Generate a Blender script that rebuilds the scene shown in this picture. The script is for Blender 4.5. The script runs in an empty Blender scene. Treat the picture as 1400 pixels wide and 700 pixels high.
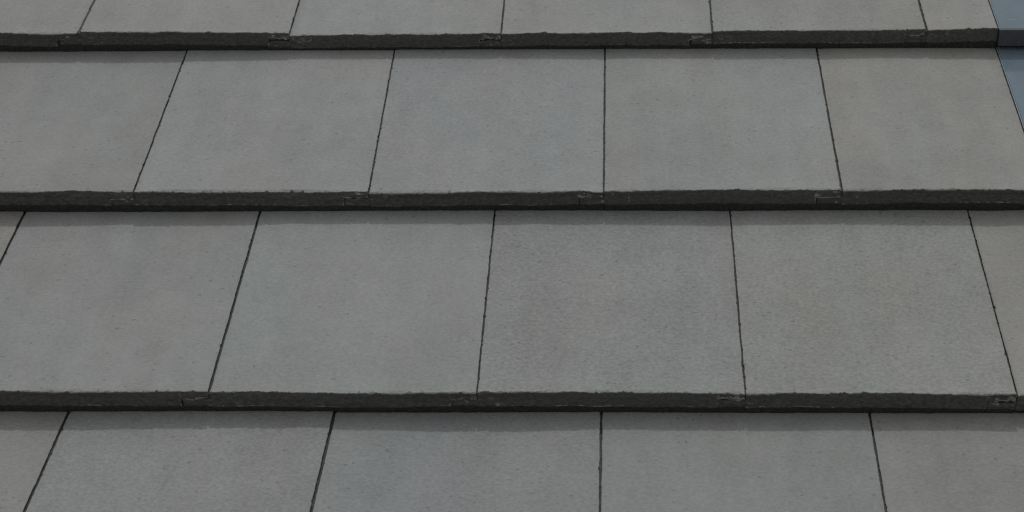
import bpy, math, random
import numpy as np
from mathutils import Matrix, Vector

# ------------------------------------------------------------------ camera, sky, sun, exposure
scene = bpy.context.scene
col = scene.collection
PITCH = math.radians(32.0)                 # roof pitch, upslope is +Y
ROOF = Matrix.Translation((0, 0, 6.2)) @ Matrix.Rotation(PITCH, 4, 'X')

cam_data = bpy.data.cameras.new('camera')
cam = bpy.data.objects.new('camera', cam_data)
col.objects.link(cam)
cam_data.sensor_width = 36.0
cam_data.lens = 2744.83 / 1400 * 36.0
cam_data.shift_x = -86.56 / 1400
cam_data.shift_y = -126.78 / 1400
cam_data.clip_start = 0.05
cam_data.clip_end = 5000
ca, cb, cc = 0.94611, 0.016139, 0.019056
cam_rot = Matrix.Rotation(cc, 4, 'Z') @ Matrix.Rotation(cb, 4, 'Y') @ Matrix.Rotation(ca, 4, 'X')
cam.matrix_world = ROOF @ Matrix.Translation((0.05803, -2.40561, 1.53122)) @ cam_rot
scene.camera = cam

SUN_ABOVE_ROOF = math.radians(46.0)        # sun straight upslope, 46 degrees off the roof plane
SUN_ELEV = SUN_ABOVE_ROOF + PITCH
world = bpy.data.worlds.new('World')
scene.world = world
world.use_nodes = True
wn = world.node_tree
wn.nodes.clear()
sky = wn.nodes.new('ShaderNodeTexSky')
sky.sky_type = 'NISHITA'
sky.sun_disc = False
sky.sun_elevation = SUN_ELEV
sky.sun_rotation = 0.0
sky.air_density = 1.0
sky.dust_density = 1.5
sky.ozone_density = 0.6
hs = wn.nodes.new('ShaderNodeHueSaturation')
hs.inputs['Saturation'].default_value = 0.0     # hazy, milky sky
bg = wn.nodes.new('ShaderNodeBackground')
bg.inputs['Strength'].default_value = 0.15
wo = wn.nodes.new('ShaderNodeOutputWorld')
wn.links.new(sky.outputs[0], hs.inputs['Color'])
wn.links.new(hs.outputs[0], bg.inputs[0])
wn.links.new(bg.outputs[0], wo.inputs[0])

sun_data = bpy.data.lights.new('sun', 'SUN')
sun_data.energy = 1.0
sun_data.angle = math.radians(2.4)
sun_data.color = (1.0, 0.988, 0.96)
sun = bpy.data.objects.new('sun', sun_data)
col.objects.link(sun)
to_sun = Vector((0.0, math.cos(SUN_ELEV), math.sin(SUN_ELEV)))
sun.rotation_euler = to_sun.to_track_quat('Z', 'Y').to_euler()
sun.location = (0, 0, 20)

scene.view_settings.view_transform = 'Standard'
scene.view_settings.look = 'None'
scene.view_settings.exposure = -0.24
scene.view_settings.gamma = 1.0
scene.view_settings.use_curve_mapping = False
scene.cycles.use_denoising = False      # soft daylight is clean enough; keeps the sand grain crisp
scene.cycles.pixel_filter_type = 'BLACKMAN_HARRIS'
scene.cycles.filter_width = 1.35
scene.cycles.use_adaptive_sampling = False
scene.cycles.sample_clamp_direct = 2.0
scene.cycles.sample_clamp_indirect = 2.0

# ------------------------------------------------------------------ helpers
rng = np.random.default_rng(11)
random.seed(4)

def noise1(x, period, seed):
    """smooth 1-D value noise in -1..1"""
    r = np.random.default_rng(seed)
    lat = r.uniform(-1, 1, 4096)
    q = np.asarray(x, float) / period + 1000.0
    i = np.floor(q).astype(int)
    f = q - i
    f = f * f * (3 - 2 * f)
    return lat[i % 4096] * (1 - f) + lat[(i + 1) % 4096] * f

def noise2(x, y, px, py, seed):
    r = np.random.default_rng(seed)
    lat = r.uniform(-1, 1, (256, 256))
    qx = np.asarray(x, float) / px + 500.0
    qy = np.asarray(y, float) / py + 500.0
    i = np.floor(qx).astype(int); j = np.floor(qy).astype(int)
    f = qx - i; g = qy - j
    f = f * f * (3 - 2 * f); g = g * g * (3 - 2 * g)
    a = lat[i % 256, j % 256]; b = lat[(i + 1) % 256, j % 256]
    c = lat[i % 256, (j + 1) % 256]; d = lat[(i + 1) % 256, (j + 1) % 256]
    return (a * (1 - f) + b * f) * (1 - g) + (c * (1 - f) + d * f) * g

def sstep(a, b, x):
    t = np.clip((x - a) / (b - a), 0, 1)
    return t * t * (3 - 2 * t)

class MeshBuf:
    """collects vertex grids with two wear attributes per vertex"""
    def __init__(self):
        self.v, self.f, self.body, self.salt, self.n = [], [], [], [], 0
    def grid(self, X, Y, Z, body, salt=None, flip=False):
        nr, nc = X.shape
        self.v.append(np.stack([X, Y, Z], -1).reshape(-1, 3))
        self.body.append(np.broadcast_to(body, X.shape).reshape(-1))
        self.salt.append(np.zeros(nr * nc) if salt is None else np.broadcast_to(salt, X.shape).reshape(-1))
        idx = self.n + np.arange(nr * nc).reshape(nr, nc)
        a, b, c, d = idx[:-1, :-1], idx[:-1, 1:], idx[1:, 1:], idx[1:, :-1]
        q = np.stack([a, d, c, b] if not flip else [a, b, c, d], -1).reshape(-1, 4)
        self.f.append(q)
        self.n += nr * nc
    def mesh(self, name, mat):
        v = np.concatenate(self.v); f = np.concatenate(self.f)
        me = bpy.data.meshes.new(name)
        me.vertices.add(len(v)); me.vertices.foreach_set('co', v.astype(np.float32).ravel())
        me.loops.add(f.size); me.loops.foreach_set('vertex_index', f.astype(np.int32).ravel())
        me.polygons.add(len(f))
        me.polygons.foreach_set('loop_start', np.arange(0, f.size, 4, dtype=np.int32))
        for nm, dat in (('body', self.body), ('salt', self.salt)):
            at = me.attributes.new(nm, 'FLOAT', 'POINT')
            at.data.foreach_set('value', np.concatenate(dat).astype(np.float32))
        me.update(calc_edges=True)
        me.validate()
        me.materials.append(mat)
        return me

def box_mesh(name, lo, hi, mat, bevel=0.0):
    import bmesh
    bm = bmesh.new()
    bmesh.ops.create_cube(bm, size=1.0)
    for vv in bm.verts:
        vv.co = [lo[i] + (vv.co[i] + 0.5) * (hi[i] - lo[i]) for i in range(3)]
    if bevel > 0:
        bmesh.ops.bevel(bm, geom=list(bm.edges), offset=bevel, segments=2, affect='EDGES', profile=0.6)
    me = bpy.data.meshes.new(name)
    bm.to_mesh(me); bm.free()
    me.materials.append(mat)
    return me

def link(name, me, parent=None, loc=(0, 0, 0)):
    o = bpy.data.objects.new(name, me)
    col.objects.link(o)
    o.location = loc
    if parent is not None:
        o.parent = parent
    return o

# ------------------------------------------------------------------ materials
class NT:
    def __init__(self, name):
        self.m = bpy.data.materials.new(name); self.m.use_nodes = True
        self.t = self.m.node_tree; self.t.nodes.clear()
    def n(self, typ, **kw):
        nd = self.t.nodes.new(typ)
        for k, v in kw.items(): setattr(nd, k, v)
        return nd
    def l(self, a, b): self.t.links.new(a, b)
    def val(self, sock, v):
        if hasattr(v, 'links'): self.l(v, sock)
        else: sock.default_value = v
    def math(self, op, a, b=0.5, c=0.0, clamp=False):
        nd = self.n('ShaderNodeMath', operation=op, use_clamp=clamp)
        for i, v in enumerate((a, b, c)): self.val(nd.inputs[i], v)
        return nd.outputs[0]
    def ramp(self, x, lo, hi, a=0.0, b=1.0):
        nd = self.n('ShaderNodeMapRange', interpolation_type='SMOOTHSTEP')
        self.val(nd.inputs[0], x)
        for i, v in zip((1, 2, 3, 4), (lo, hi, a, b)): self.val(nd.inputs[i], v)
        return nd.outputs[0]
    def mix(self, fac, a, b, blend='MIX'):
        nd = self.n('ShaderNodeMix', data_type='RGBA', blend_type=blend)
        self.val(nd.inputs[0], fac)
        for s, v in ((nd.inputs[6], a), (nd.inputs[7], b)):
            if hasattr(v, 'links'): self.l(v, s)
            else: s.default_value = (*v, 1.0)
        return nd.outputs[2]
    def noise(self, vec, scale, detail=4, rough=0.55, stretch=None):
        if stretch is not None:
            mp = self.n('ShaderNodeMapping'); mp.inputs['Scale'].default_value = stretch
            self.l(vec, mp.inputs[0]); vec = mp.outputs[0]
        nd = self.n('ShaderNodeTexNoise')
        nd.inputs['Scale'].default_value = scale; nd.inputs['Detail'].default_value = detail
        nd.inputs['Roughness'].default_value = rough
        self.l(vec, nd.inputs['Vector'])
        return nd.outputs[0]
    def voro(self, vec, scale, rand=1.0):
        nd = self.n('ShaderNodeTexVoronoi'); nd.inputs['Scale'].default_value = scale
        nd.inputs['Randomness'].default_value = rand
        self.l(vec, nd.inputs['Vector'])
        return nd
    def out(self, bsdf):
        o = self.n('ShaderNodeOutputMaterial'); self.l(bsdf, o.inputs[0]); return self.m

def tile_material():
    k = NT('concrete_tile')
    tc = k.n('ShaderNodeTexCoord'); oi = k.n('ShaderNodeObjectInfo')
    off = k.n('ShaderNodeVectorMath', operation='SCALE'); off.inputs[0].default_value = (31.7, 17.3, 53.1)
    k.l(oi.outputs['Random'], off.inputs['Scale'])
    vec = k.n('ShaderNodeVectorMath', operation='ADD')
    k.l(tc.outputs['Object'], vec.inputs[0]); k.l(off.outputs[0], vec.inputs[1])
    v = vec.outputs[0]
    sep = k.n('ShaderNodeSeparateXYZ'); k.l(tc.outputs['Object'], sep.inputs[0])
    # --- slurry-coated top face
    big = k.noise(v, 5.0, 4, 0.6)                         # cloudy patches
    mid = k.noise(v, 32.0, 5, 0.6, (1.0, 0.7, 1.0))
    fine = k.noise(v, 300.0, 5, 0.72, (0.72, 1.0, 1.0))   # sand grain, combed across the tile
    hue = k.noise(v, 7.0, 2, 0.5, (1.3, 0.6, 1.0))
    base = k.mix(k.ramp(hue, 0.36, 0.64), (0.256, 0.2575, 0.2545), (0.249, 0.260, 0.259))
    hue2 = k.noise(v, 4.0, 2, 0.5, (1.6, 0.5, 1.0))
    base = k.mix(k.ramp(hue2, 0.52, 0.74, 0.0, 0.7), base, (0.255, 0.257, 0.264))
    lum = k.math('ADD', k.ramp(big, 0.3, 0.7, -0.045, 0.045), k.ramp(mid, 0.3, 0.7, -0.035, 0.035))
    grain = k.math('MULTIPLY', k.ramp(fine, 0.28, 0.72, -0.19, 0.15), oi.outputs['Alpha'])
    lum = k.math('ADD', lum, grain)
    lum = k.math('ADD', lum, k.ramp(k.noise(v, 22.0, 3, 0.55, (1.0, 0.07, 1.0)), 0.32, 0.68, -0.032, 0.030))   # rain wash down the slope
    lum = k.math('ADD', lum, 1.0)
    lumc = k.n('ShaderNodeCombineXYZ')
    for i in range(3): k.l(lum, lumc.inputs[i])
    base = k.mix(1.0, base, lumc.outputs[0], 'MULTIPLY')
    base = k.mix(1.0, base, oi.outputs['Color'], 'MULTIPLY')
    # pores and specks, gathered in patches
    patch = k.ramp(k.noise(v, 14.0, 3, 0.6), 0.38, 0.70)
    wv = k.n('ShaderNodeTexNoise'); wv.inputs['Scale'].default_value = 240.0; k.l(v, wv.inputs['Vector'])
    wsc = k.n('ShaderNodeVectorMath', operation='SCALE'); wsc.inputs['Scale'].default_value = 0.006
    k.l(wv.outputs['Color'], wsc.inputs[0])
    wad = k.n('ShaderNodeVectorMath', operation='ADD'); k.l(v, wad.inputs[0]); k.l(wsc.outputs[0], wad.inputs[1])
    mpw = k.n('ShaderNodeMapping'); mpw.inputs['Scale'].default_value = (0.62, 1.0, 1.0); k.l(wad.outputs[0], mpw.inputs[0])
    w = mpw.outputs[0]
    vo = k.voro(w, 190.0)
    vs = k.n('ShaderNodeSeparateColor'); k.l(vo.outputs['Color'], vs.inputs[0])
    dot = k.ramp(vo.outputs['Distance'], 0.17, 0.36, 1.0, 0.0)
    pick = k.math('GREATER_THAN', vs.outputs[0], k.math('SUBTRACT', 0.985, k.math('MULTIPLY', patch, k.math('MULTIPLY', oi.outputs['Alpha'], 0.20))))
    speck = k.math('MULTIPLY', k.math('MULTIPLY', dot, pick), 0.42)
    vo2 = k.voro(w, 75.0)
    vs2 = k.n('ShaderNodeSeparateColor'); k.l(vo2.outputs['Color'], vs2.inputs[0])
    dot2 = k.ramp(vo2.outputs['Distance'], 0.04, k.math('MULTIPLY_ADD', vs2.outputs[2], 0.07, 0.045), 1.0, 0.0)
    pick2 = k.math('GREATER_THAN', vs2.outputs[1], 0.952)
    speck2 = k.math('MULTIPLY', k.math('MULTIPLY', dot2, pick2), 0.65)
    base = k.mix(k.math('MAXIMUM', speck, speck2), base, (0.085, 0.087, 0.08))
    # grime caught along the nib of the tail edge
    gr = k.noise(v, 230.0, 4, 0.7, (0.7, 1.0, 1.0))
    lim = k.ramp(gr, 0.48, 0.78, 0.0006, 0.0085)
    gmask = k.math('LESS_THAN', sep.outputs[1], lim)
    gmask = k.math('MULTIPLY', gmask, k.ramp(sep.outputs[1], 0.0, 0.010, 0.8, 0.3))
    base = k.mix(gmask, base, (0.10, 0.10, 0.092))
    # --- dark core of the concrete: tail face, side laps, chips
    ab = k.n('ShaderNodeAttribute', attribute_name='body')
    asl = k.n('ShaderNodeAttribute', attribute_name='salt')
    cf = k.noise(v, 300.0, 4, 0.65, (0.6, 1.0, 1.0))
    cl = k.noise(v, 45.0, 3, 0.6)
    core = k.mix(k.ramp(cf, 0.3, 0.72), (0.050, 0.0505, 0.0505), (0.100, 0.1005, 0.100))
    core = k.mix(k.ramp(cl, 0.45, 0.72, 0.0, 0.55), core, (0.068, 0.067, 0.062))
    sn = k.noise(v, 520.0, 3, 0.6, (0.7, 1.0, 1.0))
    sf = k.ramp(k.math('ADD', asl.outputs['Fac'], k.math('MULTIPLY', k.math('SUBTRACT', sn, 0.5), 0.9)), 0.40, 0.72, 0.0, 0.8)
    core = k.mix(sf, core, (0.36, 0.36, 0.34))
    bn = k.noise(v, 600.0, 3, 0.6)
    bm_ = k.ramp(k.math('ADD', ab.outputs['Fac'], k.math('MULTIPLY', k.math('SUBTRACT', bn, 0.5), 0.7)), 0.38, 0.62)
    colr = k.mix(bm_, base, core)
    # --- relief
    hgt = k.math('ADD', k.math('MULTIPLY', fine, 0.5), k.math('MULTIPLY', k.math('MAXIMUM', speck, speck2), -0.7))
    bump = k.n('ShaderNodeBump'); bump.inputs['Distance'].default_value = 0.0006
    bump.inputs['Strength'].default_value = 0.55
    k.l(hgt, bump.inputs['Height'])
    b = k.n('ShaderNodeBsdfPrincipled')
    k.l(colr, b.inputs['Base Color']); k.l(bump.outputs[0], b.inputs['Normal'])
    b.inputs['Roughness'].default_value = 0.88
    b.inputs['Specular IOR Level'].default_value = 0.25
    return k.out(b.outputs[0])

def plain_material(name, c, rough, scale, amp, metallic=0.0, spec=0.5, coat=0.0, stretch=None):
    k = NT(name)
    tc = k.n('ShaderNodeTexCoord')
    nz = k.noise(tc.outputs['Object'], scale, 5, 0.6, stretch)
    a = tuple(x * (1 - amp) for x in c); d = tuple(x * (1 + amp) for x in c)
    cc_ = k.mix(k.ramp(nz, 0.3, 0.7), a, d)
    b = k.n('ShaderNodeBsdfPrincipled')
    k.l(cc_, b.inputs['Base Color'])
    b.inputs['Roughness'].default_value = rough
    b.inputs['Metallic'].default_value = metallic
    b.inputs['Specular IOR Level'].default_value = spec
    b.inputs['Coat Weight'].default_value = coat
    b.inputs['Coat Roughness'].default_value = 0.08
    return k.out(b.outputs[0])

M_TILE = tile_material()
M_GLASS = plain_material('solar_glass', (0.128, 0.172, 0.208), 0.12, 26.0, 0.08, spec=0.12, coat=0.0, stretch=(1.0, 0.5, 1.0))
M_FRAME = plain_material('dark_anodised_frame', (0.058, 0.059, 0.069), 0.5, 60.0, 0.10, spec=0.4)
M_SEAL = plain_material('pale_seal', (0.19, 0.23, 0.25), 0.6, 200.0, 0.3)
M_WOOD = plain_material('batten_wood', (0.16, 0.07, 0.045), 0.8, 40.0, 0.3, stretch=(0.1, 1, 1))
M_FELT = plain_material('roofing_felt', (0.03, 0.03, 0.032), 0.9, 80.0, 0.2)
M_GROUND = plain_material('pale_bounce_ground', (0.34, 0.312, 0.272), 0.95, 0.8, 0.2)  # unseen ground, pale warm tone chosen to bounce fill onto the tile fronts

# ------------------------------------------------------------------ setting
def build_ground():
    me = bpy.data.meshes.new('ground')
    s = 1500.0
    me.from_pydata([(-s, -s, 0), (s, -s, 0), (s, s, 0), (-s, s, 0)], [], [(0, 1, 2, 3)])
    me.materials.append(M_GROUND)
    o = link('ground', me); o['kind'] = 'structure'
build_ground()

roof = bpy.data.objects.new('tiled_roof', None)
col.objects.link(roof)
roof.matrix_world = ROOF
roof['label'] = 'pitched roof laid with large flat grey concrete tiles in staggered courses'
roof['category'] = 'roof'

G = 0.375                 # batten gauge
LAP = 0.075               # hidden head lap
HEAD_ROW = {0: -0.0064, 1: -0.0064, 2: -0.0064, 3: -0.0104, 4: -0.0092, 5: -0.0080, 6: -0.0080}   # top face where the course above crosses it
THICK = 0.0222
U_SOLAR = 0.5822          # where the solar tiles begin
LEFT, RIGHT = -1.35, 1.22
TOP_V, BOT_V = 2 * G + 0.05, -4.35 * G

link('roof_deck', box_mesh('roof_deck', (LEFT - .05, -4 * G - .08, -0.084), (RIGHT, 2 * G + .1, -0.066), M_FELT), roof)
for r in range(-1, 5):
    vb = -(r - 1) * G + G + 0.035
    link('batten', box_mesh('batten', (LEFT - .02, vb, -0.065), (RIGHT - .02, vb + 0.036, -0.0385), M_WOOD, 0.001), roof)

# ------------------------------------------------------------------ concrete tiles
def make_tile(name, HEAD_H, FLOOR_H, ul_h, ul_t, ur_h, ur_t, tail, gl, gr, seed, fine=True, tongue=True, notch=True, salt_amt=1.0):
    """one interlocking flat tile, origin at the left end of its tail.
    ul_*/ur_*: joint centre lines at head (v=G) and tail (v=0); gl, gr half gaps; tail: [(u, h)] crest of tail edge"""
    mb = MeshBuf()
    tu = np.array([p[0] for p in tail]); th = np.array([p[1] for p in tail])
    Ltot = G + LAP
    nv = 190 if fine else 40
    nu = 300 if fine else 60
    def left(vv):
        e = ul_t + (ul_h - ul_t) * vv / G + gl
        j = 0.00022 * noise1(vv, 0.004, seed + 1) + 0.0003 * noise1(vv, 0.02, seed + 2)
        c = np.maximum(0, noise1(vv, 0.0035, seed + 3) - 0.72) * 0.0055
        return e + j + c
    def right(vv):
        e = ur_t + (ur_h - ur_t) * vv / G - gr
        j = 0.00022 * noise1(vv, 0.004, seed + 4) + 0.0003 * noise1(vv, 0.02, seed + 5)
        c = np.maximum(0, noise1(vv, 0.0035, seed + 6) - 0.76) * 0.005
        return e + j - c
    def tail_h(u):
        return np.interp(u, tu, th)
    tr = np.random.default_rng(seed + 77)
    tw_a, tw_b, tw_c = tr.uniform(-0.0005, 0.0007), tr.uniform(-0.0014, 0.0014), tr.uniform(-0.0008, 0.0008)
    def head_h(u):
        q = (u - ul_t) / (ur_t - ul_t) - 0.5
        return HEAD_H + tw_a + tw_b * q + tw_c * (1 - 4 * q * q)
    def top_h(u, vv):
        t = vv / G
        return tail_h(u) * (1 - t) + head_h(u) * t
    VS = 0.006
    # top face
    vv = np.linspace(Ltot, VS, nv)
    s = np.concatenate([[0, 0.004], np.linspace(0.05, 0.95, 13), [0.996, 1.0]])
    V = np.repeat(vv[:, None], len(s), 1)
    L_, R_ = left(vv)[:, None], right(vv)[:, None]
    U = L_ + (R_ - L_) * s[None, :]
    H = top_h(U, V)
    edge = np.zeros_like(U)
    H[:, 0] -= 0.0006; H[:, -1] -= 0.0006
    edge[:, 0] = 0.55; edge[:, -1] = 0.55
    mb.grid(U, V, H, edge)
    # side walls (dark core)
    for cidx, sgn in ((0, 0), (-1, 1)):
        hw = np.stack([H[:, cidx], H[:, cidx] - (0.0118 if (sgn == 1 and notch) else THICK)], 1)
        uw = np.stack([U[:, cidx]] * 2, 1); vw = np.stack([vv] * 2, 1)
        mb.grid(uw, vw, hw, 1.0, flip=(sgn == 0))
    # tail strip: last 6 mm of the top, arris, tail face, underside
    s2 = np.linspace(0, 1, nu)
    u_l, u_r = left(np.array([VS]))[0], right(np.array([VS]))[0]
    u2 = u_l + (u_r - u_l) * s2
    NW = 0.030 + tr.uniform(-0.0015, 0.0012)
    if notch:                       # a doubled column where the lower half is cut back for the lap
        u2 = np.sort(np.concatenate([u2, [u_r - NW - 0.00005, u_r - NW + 0.00005]]))
    nu2 = len(u2)
    ve = 0.00045 * noise1(u2, 0.006, seed + 11) + 0.0007 * noise1(u2, 0.03, seed + 12) + 0.0015 * noise1(u2, 0.09, seed + 13)
    ve += 0.00025 * noise1(u2, 0.0025, seed + 14)
    chip = np.maximum(0, noise1(u2, 0.005, seed + 15) - 0.66) * 0.0075 + np.maximum(0, noise1(u2, 0.0022, seed + 16) - 0.74) * 0.004
    hcr = tail_h(u2) + 0.0008 * noise1(u2, 0.028, seed + 17) + 0.00045 * noise1(u2, 0.009, seed + 35) + 0.00025 * noise1(u2, 0.003, seed + 18) + 0.0010 * noise1(u2, 0.07, seed + 36)
    sl = (tail_h(u2) - head_h(u2)) / G
    wob = 0.0011 * noise1(u2, 0.004, seed + 31) + 0.0008 * noise1(u2, 0.013, seed + 32)
    lower = np.full(nu2, THICK) + 0.0003 * noise1(u2, 0.05, seed + 19) + 0.0002 * noise1(u2, 0.006, seed + 20)
    if notch:
        cutd = 0.0112 + tr.uniform(-0.0015, 0.0012) + wob + 0.0012 * noise1(u2, 0.008, seed + 21)
        lower = np.where(u2 > u_r - NW, cutd, lower)
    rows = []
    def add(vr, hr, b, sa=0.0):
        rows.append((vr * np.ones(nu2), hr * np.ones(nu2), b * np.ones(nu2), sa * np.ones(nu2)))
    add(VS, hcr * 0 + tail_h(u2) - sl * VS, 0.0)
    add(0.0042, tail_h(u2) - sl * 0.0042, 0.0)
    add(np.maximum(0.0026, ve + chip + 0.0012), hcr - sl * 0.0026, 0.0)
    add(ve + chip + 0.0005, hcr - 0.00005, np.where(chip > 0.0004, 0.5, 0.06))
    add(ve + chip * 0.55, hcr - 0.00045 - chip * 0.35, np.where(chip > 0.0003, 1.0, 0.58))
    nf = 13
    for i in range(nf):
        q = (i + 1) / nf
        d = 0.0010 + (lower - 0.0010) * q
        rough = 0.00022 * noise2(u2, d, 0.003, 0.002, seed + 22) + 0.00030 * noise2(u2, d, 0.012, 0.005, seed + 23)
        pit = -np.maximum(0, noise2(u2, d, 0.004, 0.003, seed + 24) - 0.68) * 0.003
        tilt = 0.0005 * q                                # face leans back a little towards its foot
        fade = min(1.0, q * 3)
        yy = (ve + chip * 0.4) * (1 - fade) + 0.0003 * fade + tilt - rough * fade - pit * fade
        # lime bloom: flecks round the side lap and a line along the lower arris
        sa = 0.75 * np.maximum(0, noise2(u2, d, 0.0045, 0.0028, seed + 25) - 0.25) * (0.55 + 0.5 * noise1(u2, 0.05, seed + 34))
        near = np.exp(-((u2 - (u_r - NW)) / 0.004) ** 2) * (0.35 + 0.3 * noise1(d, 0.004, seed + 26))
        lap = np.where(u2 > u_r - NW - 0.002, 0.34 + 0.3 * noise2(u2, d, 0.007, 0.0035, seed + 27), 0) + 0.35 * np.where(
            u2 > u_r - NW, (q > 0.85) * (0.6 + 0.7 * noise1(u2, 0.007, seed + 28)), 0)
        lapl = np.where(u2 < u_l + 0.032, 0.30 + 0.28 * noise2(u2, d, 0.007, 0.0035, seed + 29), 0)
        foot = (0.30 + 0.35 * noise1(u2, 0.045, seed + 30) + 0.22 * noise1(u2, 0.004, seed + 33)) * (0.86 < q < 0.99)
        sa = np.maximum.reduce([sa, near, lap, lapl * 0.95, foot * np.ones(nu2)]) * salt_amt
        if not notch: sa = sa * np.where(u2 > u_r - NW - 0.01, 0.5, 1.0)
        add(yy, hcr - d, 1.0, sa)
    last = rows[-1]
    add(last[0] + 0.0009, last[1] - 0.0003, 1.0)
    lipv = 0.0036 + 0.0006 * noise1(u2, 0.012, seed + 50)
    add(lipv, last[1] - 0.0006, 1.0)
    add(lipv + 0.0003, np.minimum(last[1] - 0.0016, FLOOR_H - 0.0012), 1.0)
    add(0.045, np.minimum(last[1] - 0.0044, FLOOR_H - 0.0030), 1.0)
    X = np.repeat(u2[None, :], len(rows), 0)
    # draw the strip's ends in to the side edges
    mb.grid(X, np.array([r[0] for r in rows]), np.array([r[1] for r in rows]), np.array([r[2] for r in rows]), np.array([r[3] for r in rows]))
    # side cheeks of the tail strip
    for cidx, sgn in ((0, 0), (-1, 1)):
        sub = [r for r in rows[:-4]]
        vc = np.array([[r[0][cidx], VS + 0.0001] for r in sub]); hc = np.array([[r[1][cidx]] * 2 for r in sub])
        uc = np.full_like(vc, u2[cidx])
        mb.grid(uc, vc, hc, 1.0, flip=(sgn == 1))
    # underside
    vu = np.array([0.045, Ltot]); uu = np.array([u_l + .001, u_r - NW - 0.0005])
    UU, VU = np.meshgrid(uu, vu)
    mb.grid(UU, VU, top_h(UU, VU) - THICK, 1.0)
    # tongue: the lower half running on under the left neighbour
    if tongue:
        tw = 0.0312 + tr.uniform(-0.0006, 0.0016)
        nt = 46 if fine else 12
        ut = np.linspace(u_l - tw, u_l + 0.004, nt)
        h0 = tail_h(np.array([u_l]))[0]
        prof = []
        topd = 0.0116 + tr.uniform(-0.0006, 0.0008) + 0.0009 * noise1(ut, 0.005, seed + 41) + 0.0006 * noise1(ut, 0.015, seed + 42)
        def addt(vr, dr, b, sa=0.0): prof.append((vr * np.ones(nt), h0 - dr * np.ones(nt), b * np.ones(nt), sa * np.ones(nt)))
        slt = (h0 - HEAD_H) / G
        addt(Ltot, topd * 0 + 0.0126 + slt * Ltot, 1.0)
        addt(0.02, topd * 0 + 0.0126 + slt * 0.02, 1.0)
        addt(0.006, topd + slt * 0.006, 1.0, 0.2)
        for i in range(7):
            q = i / 6
            d = topd + (THICK - 0.0004 - topd) * q
            rg = 0.0007 * noise2(ut, d, 0.004, 0.003, seed + 43)
            sa = np.clip(0.22 + 0.42 * noise2(ut, d, 0.006, 0.003, seed + 44) + (0.25 if 0 < i < 2 else 0) * noise1(ut, 0.01, seed + 45), 0, 1)
            addt(0.0014 + 0.0005 * q + rg, d, 1.0, sa * salt_amt)
        addt(0.0040, THICK, 1.0)
        addt(0.0042, h0 - FLOOR_H - 0.0005, 1.0)
        addt(0.03, h0 - FLOOR_H + 0.002 + slt * 0.03, 1.0)
        addt(Ltot, THICK + slt * Ltot, 1.0)
        mb.grid(np.repeat(ut[None, :], len(prof), 0), *[np.array([p[i] for p in prof]) for i in range(4)])
        for cidx, fl in ((0, False),):
            a, b_ = prof[3], prof[9]
            vc = np.array([[a[0][0], Ltot], [b_[0][0], Ltot]]); hc = np.array([[a[1][0], a[1][0] - slt * Ltot], [b_[1][0], b_[1][0] - slt * Ltot]])
            mb.grid(np.full((2, 2), ut[0]), vc, hc, 1.0, flip=True)
        # grit packed in the joint
        vq = np.concatenate([[0.0022, 0.006], np.linspace(0.010, Ltot, 60 if fine else 8)])
        lq = left(vq)
        sq = np.linspace(-2 * gl - 0.0012, 0.0008, 4)
        UQ = lq[:, None] + sq[None, :]; VQ = np.repeat(vq[:, None], 4, 1)
        HQ = top_h(np.full_like(UQ, lq[0]), VQ) - (0.0034 - 0.0010 * np.exp(-VQ / 0.004)) + 0.0010 * noise2(UQ, VQ, 0.002, 0.012, seed + 60)
        mb.grid(UQ, VQ, HQ, 1.0, flip=False)
        # its end face above the tongue
        UE = np.repeat(UQ[:1], 2, 0); VE = np.full_like(UE, 0.0022); HE = np.stack([HQ[0], HQ[0] - 0.012])
        mb.grid(UE, VE, HE, 1.0)
    # local origin
    for a in mb.v: a[:, 0] -= ul_t
    return mb.mesh(name, M_TILE)

# measured courses: joints as (u at head, u at tail, gap) in metres; row 1 is the highest course in view
mm = 0.001
ROWS = {
    0: dict(j=[(-1166, -1166, 2.6), (-866, -866, 2.6), (-566, -566, 2.4), (-267, -267, 2.4), (31, 31, 2.5), (330, 330, 2.4)]),
    1: dict(j=[(-1019, -1019, 2.4), (-720, -718.3, 4.2), (-418.8, -418.0, 0.5), (-119.5, -117.2, 2.2), (181.3, 181.1, 2.4), (484, 481.7, 3.0)]),
    2: dict(j=[(-1166, -1165, 2.6), (-867, -866, 2.6), (-567.6, -565.4, 2.3), (-270.2, -266.6, 2.1), (29.6, 30.8, 2.3), (329.4, 329.9, 2.6)]),
    3: dict(j=[(-1010, -1010, 2.6), (-710.8, -710.4, 2.9), (-408.0, -406.5, 2.8), (-108.0, -107.2, 1.9), (190.9, 190.4, 1.9), (491.2, 490.1, 2.1)]),
    4: dict(j=[(-1168, -1168, 2.6), (-870, -872, 2.6), (-569.6, -585.0, 3.0), (-268.9, -278.0, 3.0), (30.7, 30.5, 2.7), (329.8, 329.4, 2.6)]),
    5: dict(j=[(-1012, -1012, 2.6), (-711, -711, 2.6), (-411, -411, 2.6), (-111, -111, 2.6), (190, 190, 2.6), (491, 491, 2.6)]),
}
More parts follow.
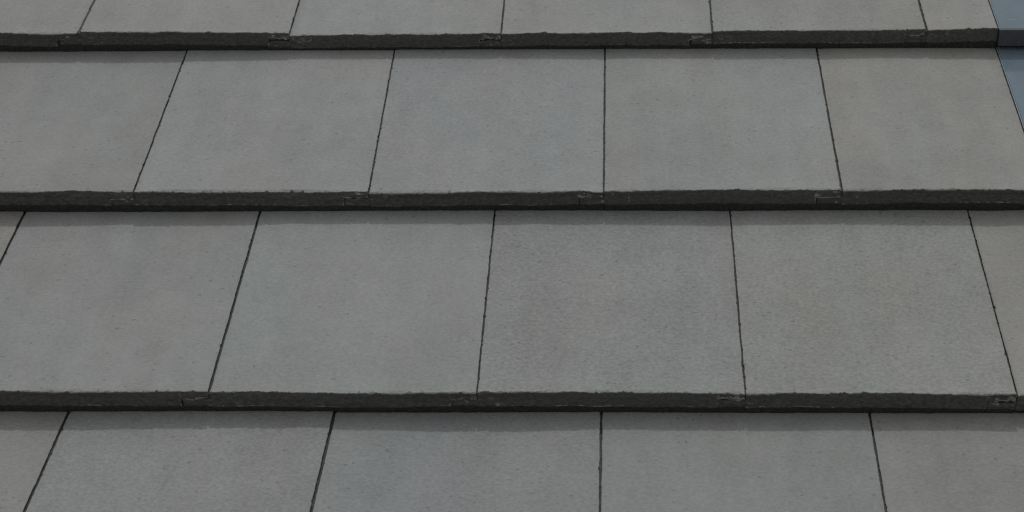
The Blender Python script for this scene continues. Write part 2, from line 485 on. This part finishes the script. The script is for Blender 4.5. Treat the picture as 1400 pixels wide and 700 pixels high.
TAILS = {
    (1, 0): [(-1019, 26), (-829.9, 26.0), (-720.3, 24.3)],
    (1, 1): [(-714.6, 27.3), (-620.7, 26.9), (-516.7, 25.3), (-418.9, 24.9)],
    (1, 2): [(-417.2, 20.6), (-350.7, 20.9), (-246.7, 21.7), (-118.2, 21.8)],
    (1, 3): [(-116.2, 21.5), (1.7, 22.3), (104.9, 22.1), (180.1, 21.7)],
    (1, 4): [(182.1, 24.2), (259.2, 25.1), (361.8, 25.8), (480.6, 25.9)],
    (1, 5): [(482.7, 25.9), (535.8, 26.7), (579.7, 27.3)],
    (2, 1): [(-866, 24.5), (-735.2, 24.1), (-651.2, 23.6), (-567.4, 22.6)],
    (2, 2): [(-562.8, 22.6), (-530.0, 23.9), (-409.1, 23.7), (-302.4, 22.7), (-267.3, 21.5)],
    (2, 3): [(-265.5, 20.9), (-177.4, 21.9), (-84.9, 22.5), (29.5, 22.2)],
    (2, 4): [(32.2, 22.6), (48.8, 23.5), (99.5, 24.2), (237.2, 25.0), (328.9, 24.6)],
    (2, 5): [(330.8, 23.6), (374.7, 24.2), (493.4, 25.1), (582, 24.4)],
    (3, 1): [(-710, 25), (-640.1, 24.9), (-508.8, 24.5), (-407.3, 24.1)],
    (3, 2): [(-405.7, 23.0), (-353.4, 23.1), (-271.8, 22.1), (-149.5, 22.8), (-108.0, 23.4)],
    (3, 3): [(-106.3, 23.4), (13.0, 24.1), (94.0, 23.6), (189.5, 22.1)],
    (3, 4): [(191.1, 22.1), (255.7, 22.7), (296.0, 21.7), (376.6, 21.8), (489.1, 21.2)],
    (3, 5): [(491.0, 19.2), (582, 19.0)],
}
TONE = {(1, 0): (.99, .98, .96), (1, 1): (1.02, 1.01, .99), (1, 2): (1.01, 1.02, 1.01), (1, 3): (1.0, 1.02, 1.01), (1, 4): (1.02, 1.02, .99), (1, 5): (1.0, .98, .94),  # per-tile tint; lens falloff towards the sides is put into the end tiles' colour
        (2, 1): (.97, .965, .955), (2, 2): (.99, 1.0, .995), (2, 3): (1.0, 1.01, 1.03), (2, 4): (1.0, 1.02, 1.0), (2, 5): (.99, .98, .945),
        (3, 0): (.97, .95, .91), (3, 1): (.965, .97, .965), (3, 2): (.965, .99, .99), (3, 3): (.93, .945, .94), (3, 4): (.98, .99, .955), (3, 5): (.97, .96, .92),
        (4, 1): (.925, .91, .885), (4, 2): (.91, .92, .915), (4, 3): (.90, .915, .93), (4, 4): (.90, .915, .905), (4, 5): (.905, .895, .865)}
GRAIN = {(3, 3): 1.12, (3, 4): 1.05, (4, 2): 1.0, (4, 3): .85, (2, 3): .8, (1, 4): .8, (3, 1): .65, (2, 1): .6}   # sandier tiles
for r, d in ROWS.items():
    js = d['j'] + [(U_SOLAR / mm, U_SOLAR / mm, 1.3)]
    v_tail = -(r - 1) * G
    for i in range(len(js) - 1):
        a, b = js[i], js[i + 1]
        tail = TAILS.get((r, i))
        if tail is None:
            h0 = 23.5 + random.uniform(-1.2, 1.2)
            tail = [(a[1], h0), (0.5 * (a[1] + b[1]), h0 + random.uniform(-.6, .6)), (b[1], h0 + random.uniform(-1, 1))]
        seen = (r in (1, 2, 3) and i > 0) or (r, i) in ((1, 0), (4, 1), (4, 2), (4, 3), (4, 4), (4, 5))
        me = make_tile('roof_tile', HEAD_ROW[r], HEAD_ROW[r + 1], a[0] * mm, a[1] * mm, b[0] * mm, b[1] * mm, [(u * mm, h * mm) for u, h in tail],
                       a[2] * mm / 2, b[2] * mm / 2, 1000 * r + 97 * i + 5, fine=seen, tongue=(i > 0), notch=(i < len(js) - 2),
                       salt_amt=1.0)
        o = link('roof_tile', me, roof, (a[1] * mm, v_tail, 0))
        o.color = (*TONE.get((r, i), (.98, .98, .96)), GRAIN.get((r, i), 0.72))

# ------------------------------------------------------------------ solar tiles along the right of the slope
ORD = {1: 'topmost', 2: 'second', 3: 'third', 4: 'fourth'}
def solar_tile(r):
    v_tail = -(r - 1) * G
    h_t = {1: 0.0273, 2: 0.0249}.get(r, 0.0245)
    slope = math.atan2(h_t - HEAD_ROW[r], G)
    e = bpy.data.objects.new('solar_tile', None)
    col.objects.link(e)
    e.matrix_world = ROOF @ Matrix.Translation((U_SOLAR + 0.0008, v_tail, h_t)) @ Matrix.Rotation(-slope, 4, 'X')
    W, L = 0.592, G + LAP
    link('frame', box_mesh('frame', (0, 0, -0.0262), (W, L, -0.0032), M_FRAME, 0.0007), e)
    link('front_edge', box_mesh('front_edge', (0.0004, -0.0022, -0.0258), (W - 0.0004, 0.0004, -0.0006), M_FRAME, 0.0005), e)
    g = link('glass_cover', box_mesh('glass_cover', (0.0016, 0.0006, -0.0030), (W - 0.0016, L - 0.001, 0.0), M_GLASS, 0.0006), e)
    for y in (0.028,):
        link('cell_ribbon', box_mesh('cell_ribbon', (0.006, y, 0.00005), (W - 0.006, y + 0.0009, 0.00012), M_SEAL), g)
    link('edge_seal', box_mesh('edge_seal', (0.0002, 0.001, -0.003), (0.0013, L - 0.002, -0.0004), M_SEAL), e)
    e['label'] = {1: 'smooth blue glass solar tile at the right end of the topmost tile course',
                  2: 'smooth blue glass solar tile at the right end of the second tile course from top',
                  3: 'smooth blue glass solar tile at the right end of the third tile course from top',
                  4: 'smooth blue glass solar tile at the right end of the lowest tile course'}[r]
    e['category'] = 'solar panel'
    e['group'] = 'solar tiles along the right of the roof'
for r in (1, 2, 3, 4):
    solar_tile(r)
